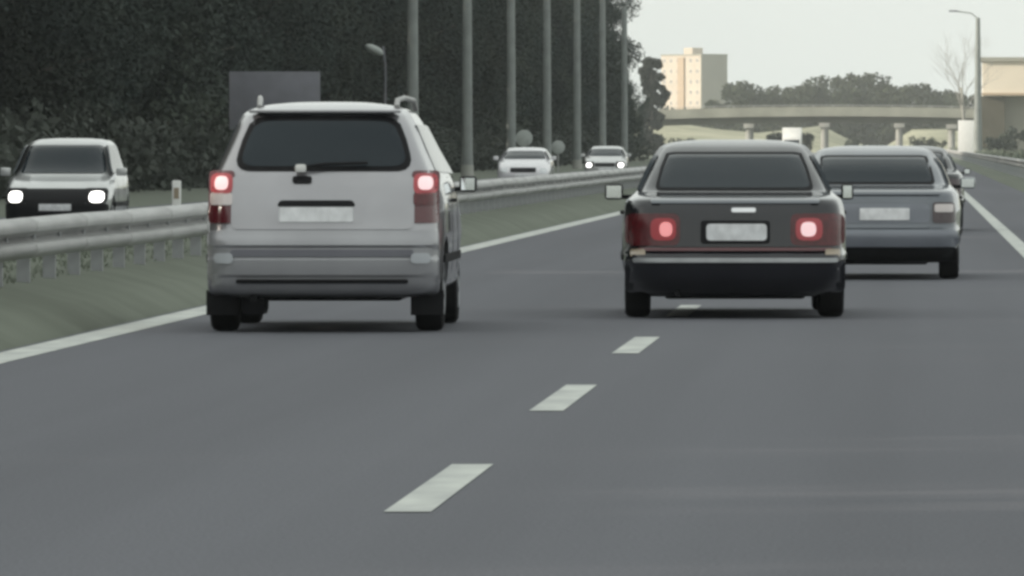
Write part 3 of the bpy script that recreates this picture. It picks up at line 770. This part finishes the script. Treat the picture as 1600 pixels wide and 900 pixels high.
for x in range(-75, 57, 3): bx(b, x-.05, x+.05, -.16, -.07, deck_z(x)-.15, deck_z(x)+.05)
bmobj('railing', b, M['galv'], t)
for px in (1170, 1288, 1405, 1487):
    x = (px-1425)*D/F
    for k, yy in enumerate((2, 9)):
        bm = bmesh.new(); tube(bm, [(x, yy, -.3), (x, yy, deck_z(x)-3.3)], .55, 14); pr = bmobj('pier', bm, M['concrete'], t, 50)
    box('crosshead', (x-.8, x+.8, .6, 10.4, deck_z(x)-3.3, deck_z(x)-2.6), M['concrete'], t, .05)
# embankments of the overpass
for nm, xa, xb in (('overpass_bank', -40, -75), ('overpass_bank', 24, 59)):
    s = 1 if xb > xa else -1
    vv = [(xa, D-3, -.3), (xa, D+14, -.3), (xb, D-16, -.3), (xb, D+27, -.3), (xa+s*9, D-1, 4.4), (xa+s*9, D+12, 4.4), (xb, D-1, 4.6), (xb, D+12, 4.6)]
    o = meshobj(nm, vv, [(0, 1, 5, 4), (0, 4, 6, 2), (1, 3, 7, 5), (4, 5, 7, 6)], M['grass']); tag(o, kind='structure')
# sunlit slope beyond
vv = []; ff = []; nx = 41
for j, (yy, zb) in enumerate([(1380, -.3), (1420, 1.5), (1480, 3.6), (1560, 5.2), (1700, 6.2), (2200, 6.0)]):
    for i in range(nx):
        x = -120+6*i; road_gap = 1-math.exp(-((x+8)/6)**2) if j else 1
        vv.append((x, yy, -.32+(zb+.32)*max(0, road_gap)*(.8+.2*math.sin(i*.9+j))))
for j in range(5):
    for i in range(nx-1): q = j*nx+i; ff.append((q, q+1, q+nx+1, q+nx))
o = meshobj('far_slope', vv, ff, M['dry_grass'], smooth=True); tag(o, kind='structure')
# bushes in front of the overpass
for i, (px, ww, hh, dd, lb) in enumerate([(1018, 1.5, 3.4, 1240, 'rounded dark bush at the left foot of the overpass'), (1060, 2.6, 2.6, 1260, 'wide dark bush under the left end of the overpass'), (1110, 3.0, 2.2, 1270, 'low wide bush left of the first overpass pier'),
                                          (1212, 1.2, 3.6, 1250, 'narrow dark bush under the overpass left of the white van'), (1256, .9, 3.3, 1250, 'narrow dark bush under the overpass right of the white van'), (1340, 2.4, 2.2, 1370, 'pale olive bush under the middle of the overpass'), (1450, 2.6, 2.8, 1370, 'olive bush between the two right-hand overpass piers'), (1583, 1.6, 4.2, 1080, 'leafy bush at the right edge in front of the cream-topped building'), (1555, 1.3, 2.4, 1060, 'small bush at the foot of the brown pier behind the right guardrail')]):
    tt = empty('bush', ((px-1425)*dd/F, dd, -.2), 0, lb, 'bush')
    cl = [(rng.uniform(-ww, ww), rng.uniform(-1, 1), rng.uniform(.2, hh*.85), rng.uniform(.4, .8)) for _ in range(22)]
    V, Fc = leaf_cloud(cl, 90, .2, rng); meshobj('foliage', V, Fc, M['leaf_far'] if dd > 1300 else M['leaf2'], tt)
    bm = bmesh.new()
    for k in range(4): tube(bm, [(k*.1-.2, 0, -.1), ((k-1.5)*ww*.4, 0, hh*.6)], [.07, .03], 5)
    bmobj('stems', bm, M['bark'], tt, 60)

# ------------------------------------------------------------------ buildings
def tower(name, loc, rz, w_, dp, h, storeys, label, colA, col_shade):
    t = empty(name, loc, rz, label, 'building')
    bm = bmesh.new()
    bx(bm, -w_/2, w_/2, 0, dp, 0, h); bmobj('wall', bm, colA, t)
    bx_ = bmesh.new(); bx(bx_, w_/2+.01, w_/2+.3, -.02, dp+.02, 0, h+.4); bmobj('shaded_gable', bx_, col_shade, t)  # shade of the right face is put into its grey colour
    bx_ = bmesh.new(); bx(bx_, -w_*.06, w_*.1, -.5, 0-.003, 0, h-.5); bmobj('stair_strip', bx_, M['ochre'], t)
    box('roof', (-w_/2-.2, w_/2+.4, -.2, dp+.2, h, h+.35), M['grey_wall'], t)
    box('lift_house', (-2, 1.5, dp*.3, dp*.7, h+.352, h+2.2), colA, t)
    fh = h/storeys; first = None; wp = None
    nw = 6
    for st in range(storeys):
        for k in range(nw):
            xc = -w_/2+w_*(k+.5)/nw
            if abs(xc-w_*.02) < w_*.1: continue
            if first is None:
                f = box('window', (-.5, .5, -.05, -.001, 0, 1.2), M['white'], t); first = f
                box('pane', (-.42, .42, -.07, -.052, .09, 1.11), M['win_pale'], f)
                f.location = (xc, 0, .9+st*fh)
            else:
                f = copy_tree(first, t); f.location = (xc, 0, .9+st*fh)
    return t
tw = tower('apartment_tower', (0, 0, -.3), 0, 16, 10, 26.6, 9, 'pale cream apartment tower on the skyline left of the overpass trees', M['tower_cream'], M['grey_wall'])
tw.location = ((1064-1425)*2400/F, 2400, -.3); tw.rotation_euler.z = R(-45)

# cream topped building at the right, brown lower walls
t = empty('roadside_building', (0, 0, 0), 0, 'building with a bright cream upper storey over brown piers at the right edge', 'building')
D2 = 1120; xa, _, z1 = at(1536, 96, D2); z0 = at(0, 150, D2)[2]; xb = xa+26
box('upper_storey', (xa, xb, D2, D2+14, z0, z1), M['cream'], t)
box('roof', (xa-.5, xb+.5, D2-.5, D2+14.5, z1, z1+.55), M['grey_wall'], t)
zl = z0-.003
box('pier', ((1527-1425)*D2/F, (1570-1425)*D2/F, D2+1, D2+13, -.3, zl), M['brown'], t)
box('lower_wall', ((1570-1425)*D2/F+.01, xb-.3, D2+3, D2+13, -.3, zl), M['grey_wall'], t)
box('cornice', (xa-.2, xb+.2, D2-.2, D2-.003, z0+.1, z0+.4), M['ochre'], t)
# ------------------------------------------------------------------ haze
bm = bmesh.new(); bx(bm, -400, 400, -80, 2700, -1.5, 60)
hz = bmobj('haze', bm, M['white']); hm = bpy.data.materials.new('haze'); hm.use_nodes = True; hz.data.materials.clear(); hz.data.materials.append(hm)
n = hm.node_tree; n.nodes.clear(); out = n.nodes.new('ShaderNodeOutputMaterial'); pv = n.nodes.new('ShaderNodeVolumePrincipled')
pv.inputs['Color'].default_value = (.9, .93, .92, 1); pv.inputs['Density'].default_value = .00013; pv.inputs['Anisotropy'].default_value = .2
n.links.new(pv.outputs[0], out.inputs['Volume'])
tag(hz, 'thin pale haze in the air over the motorway', 'haze', kind='stuff')
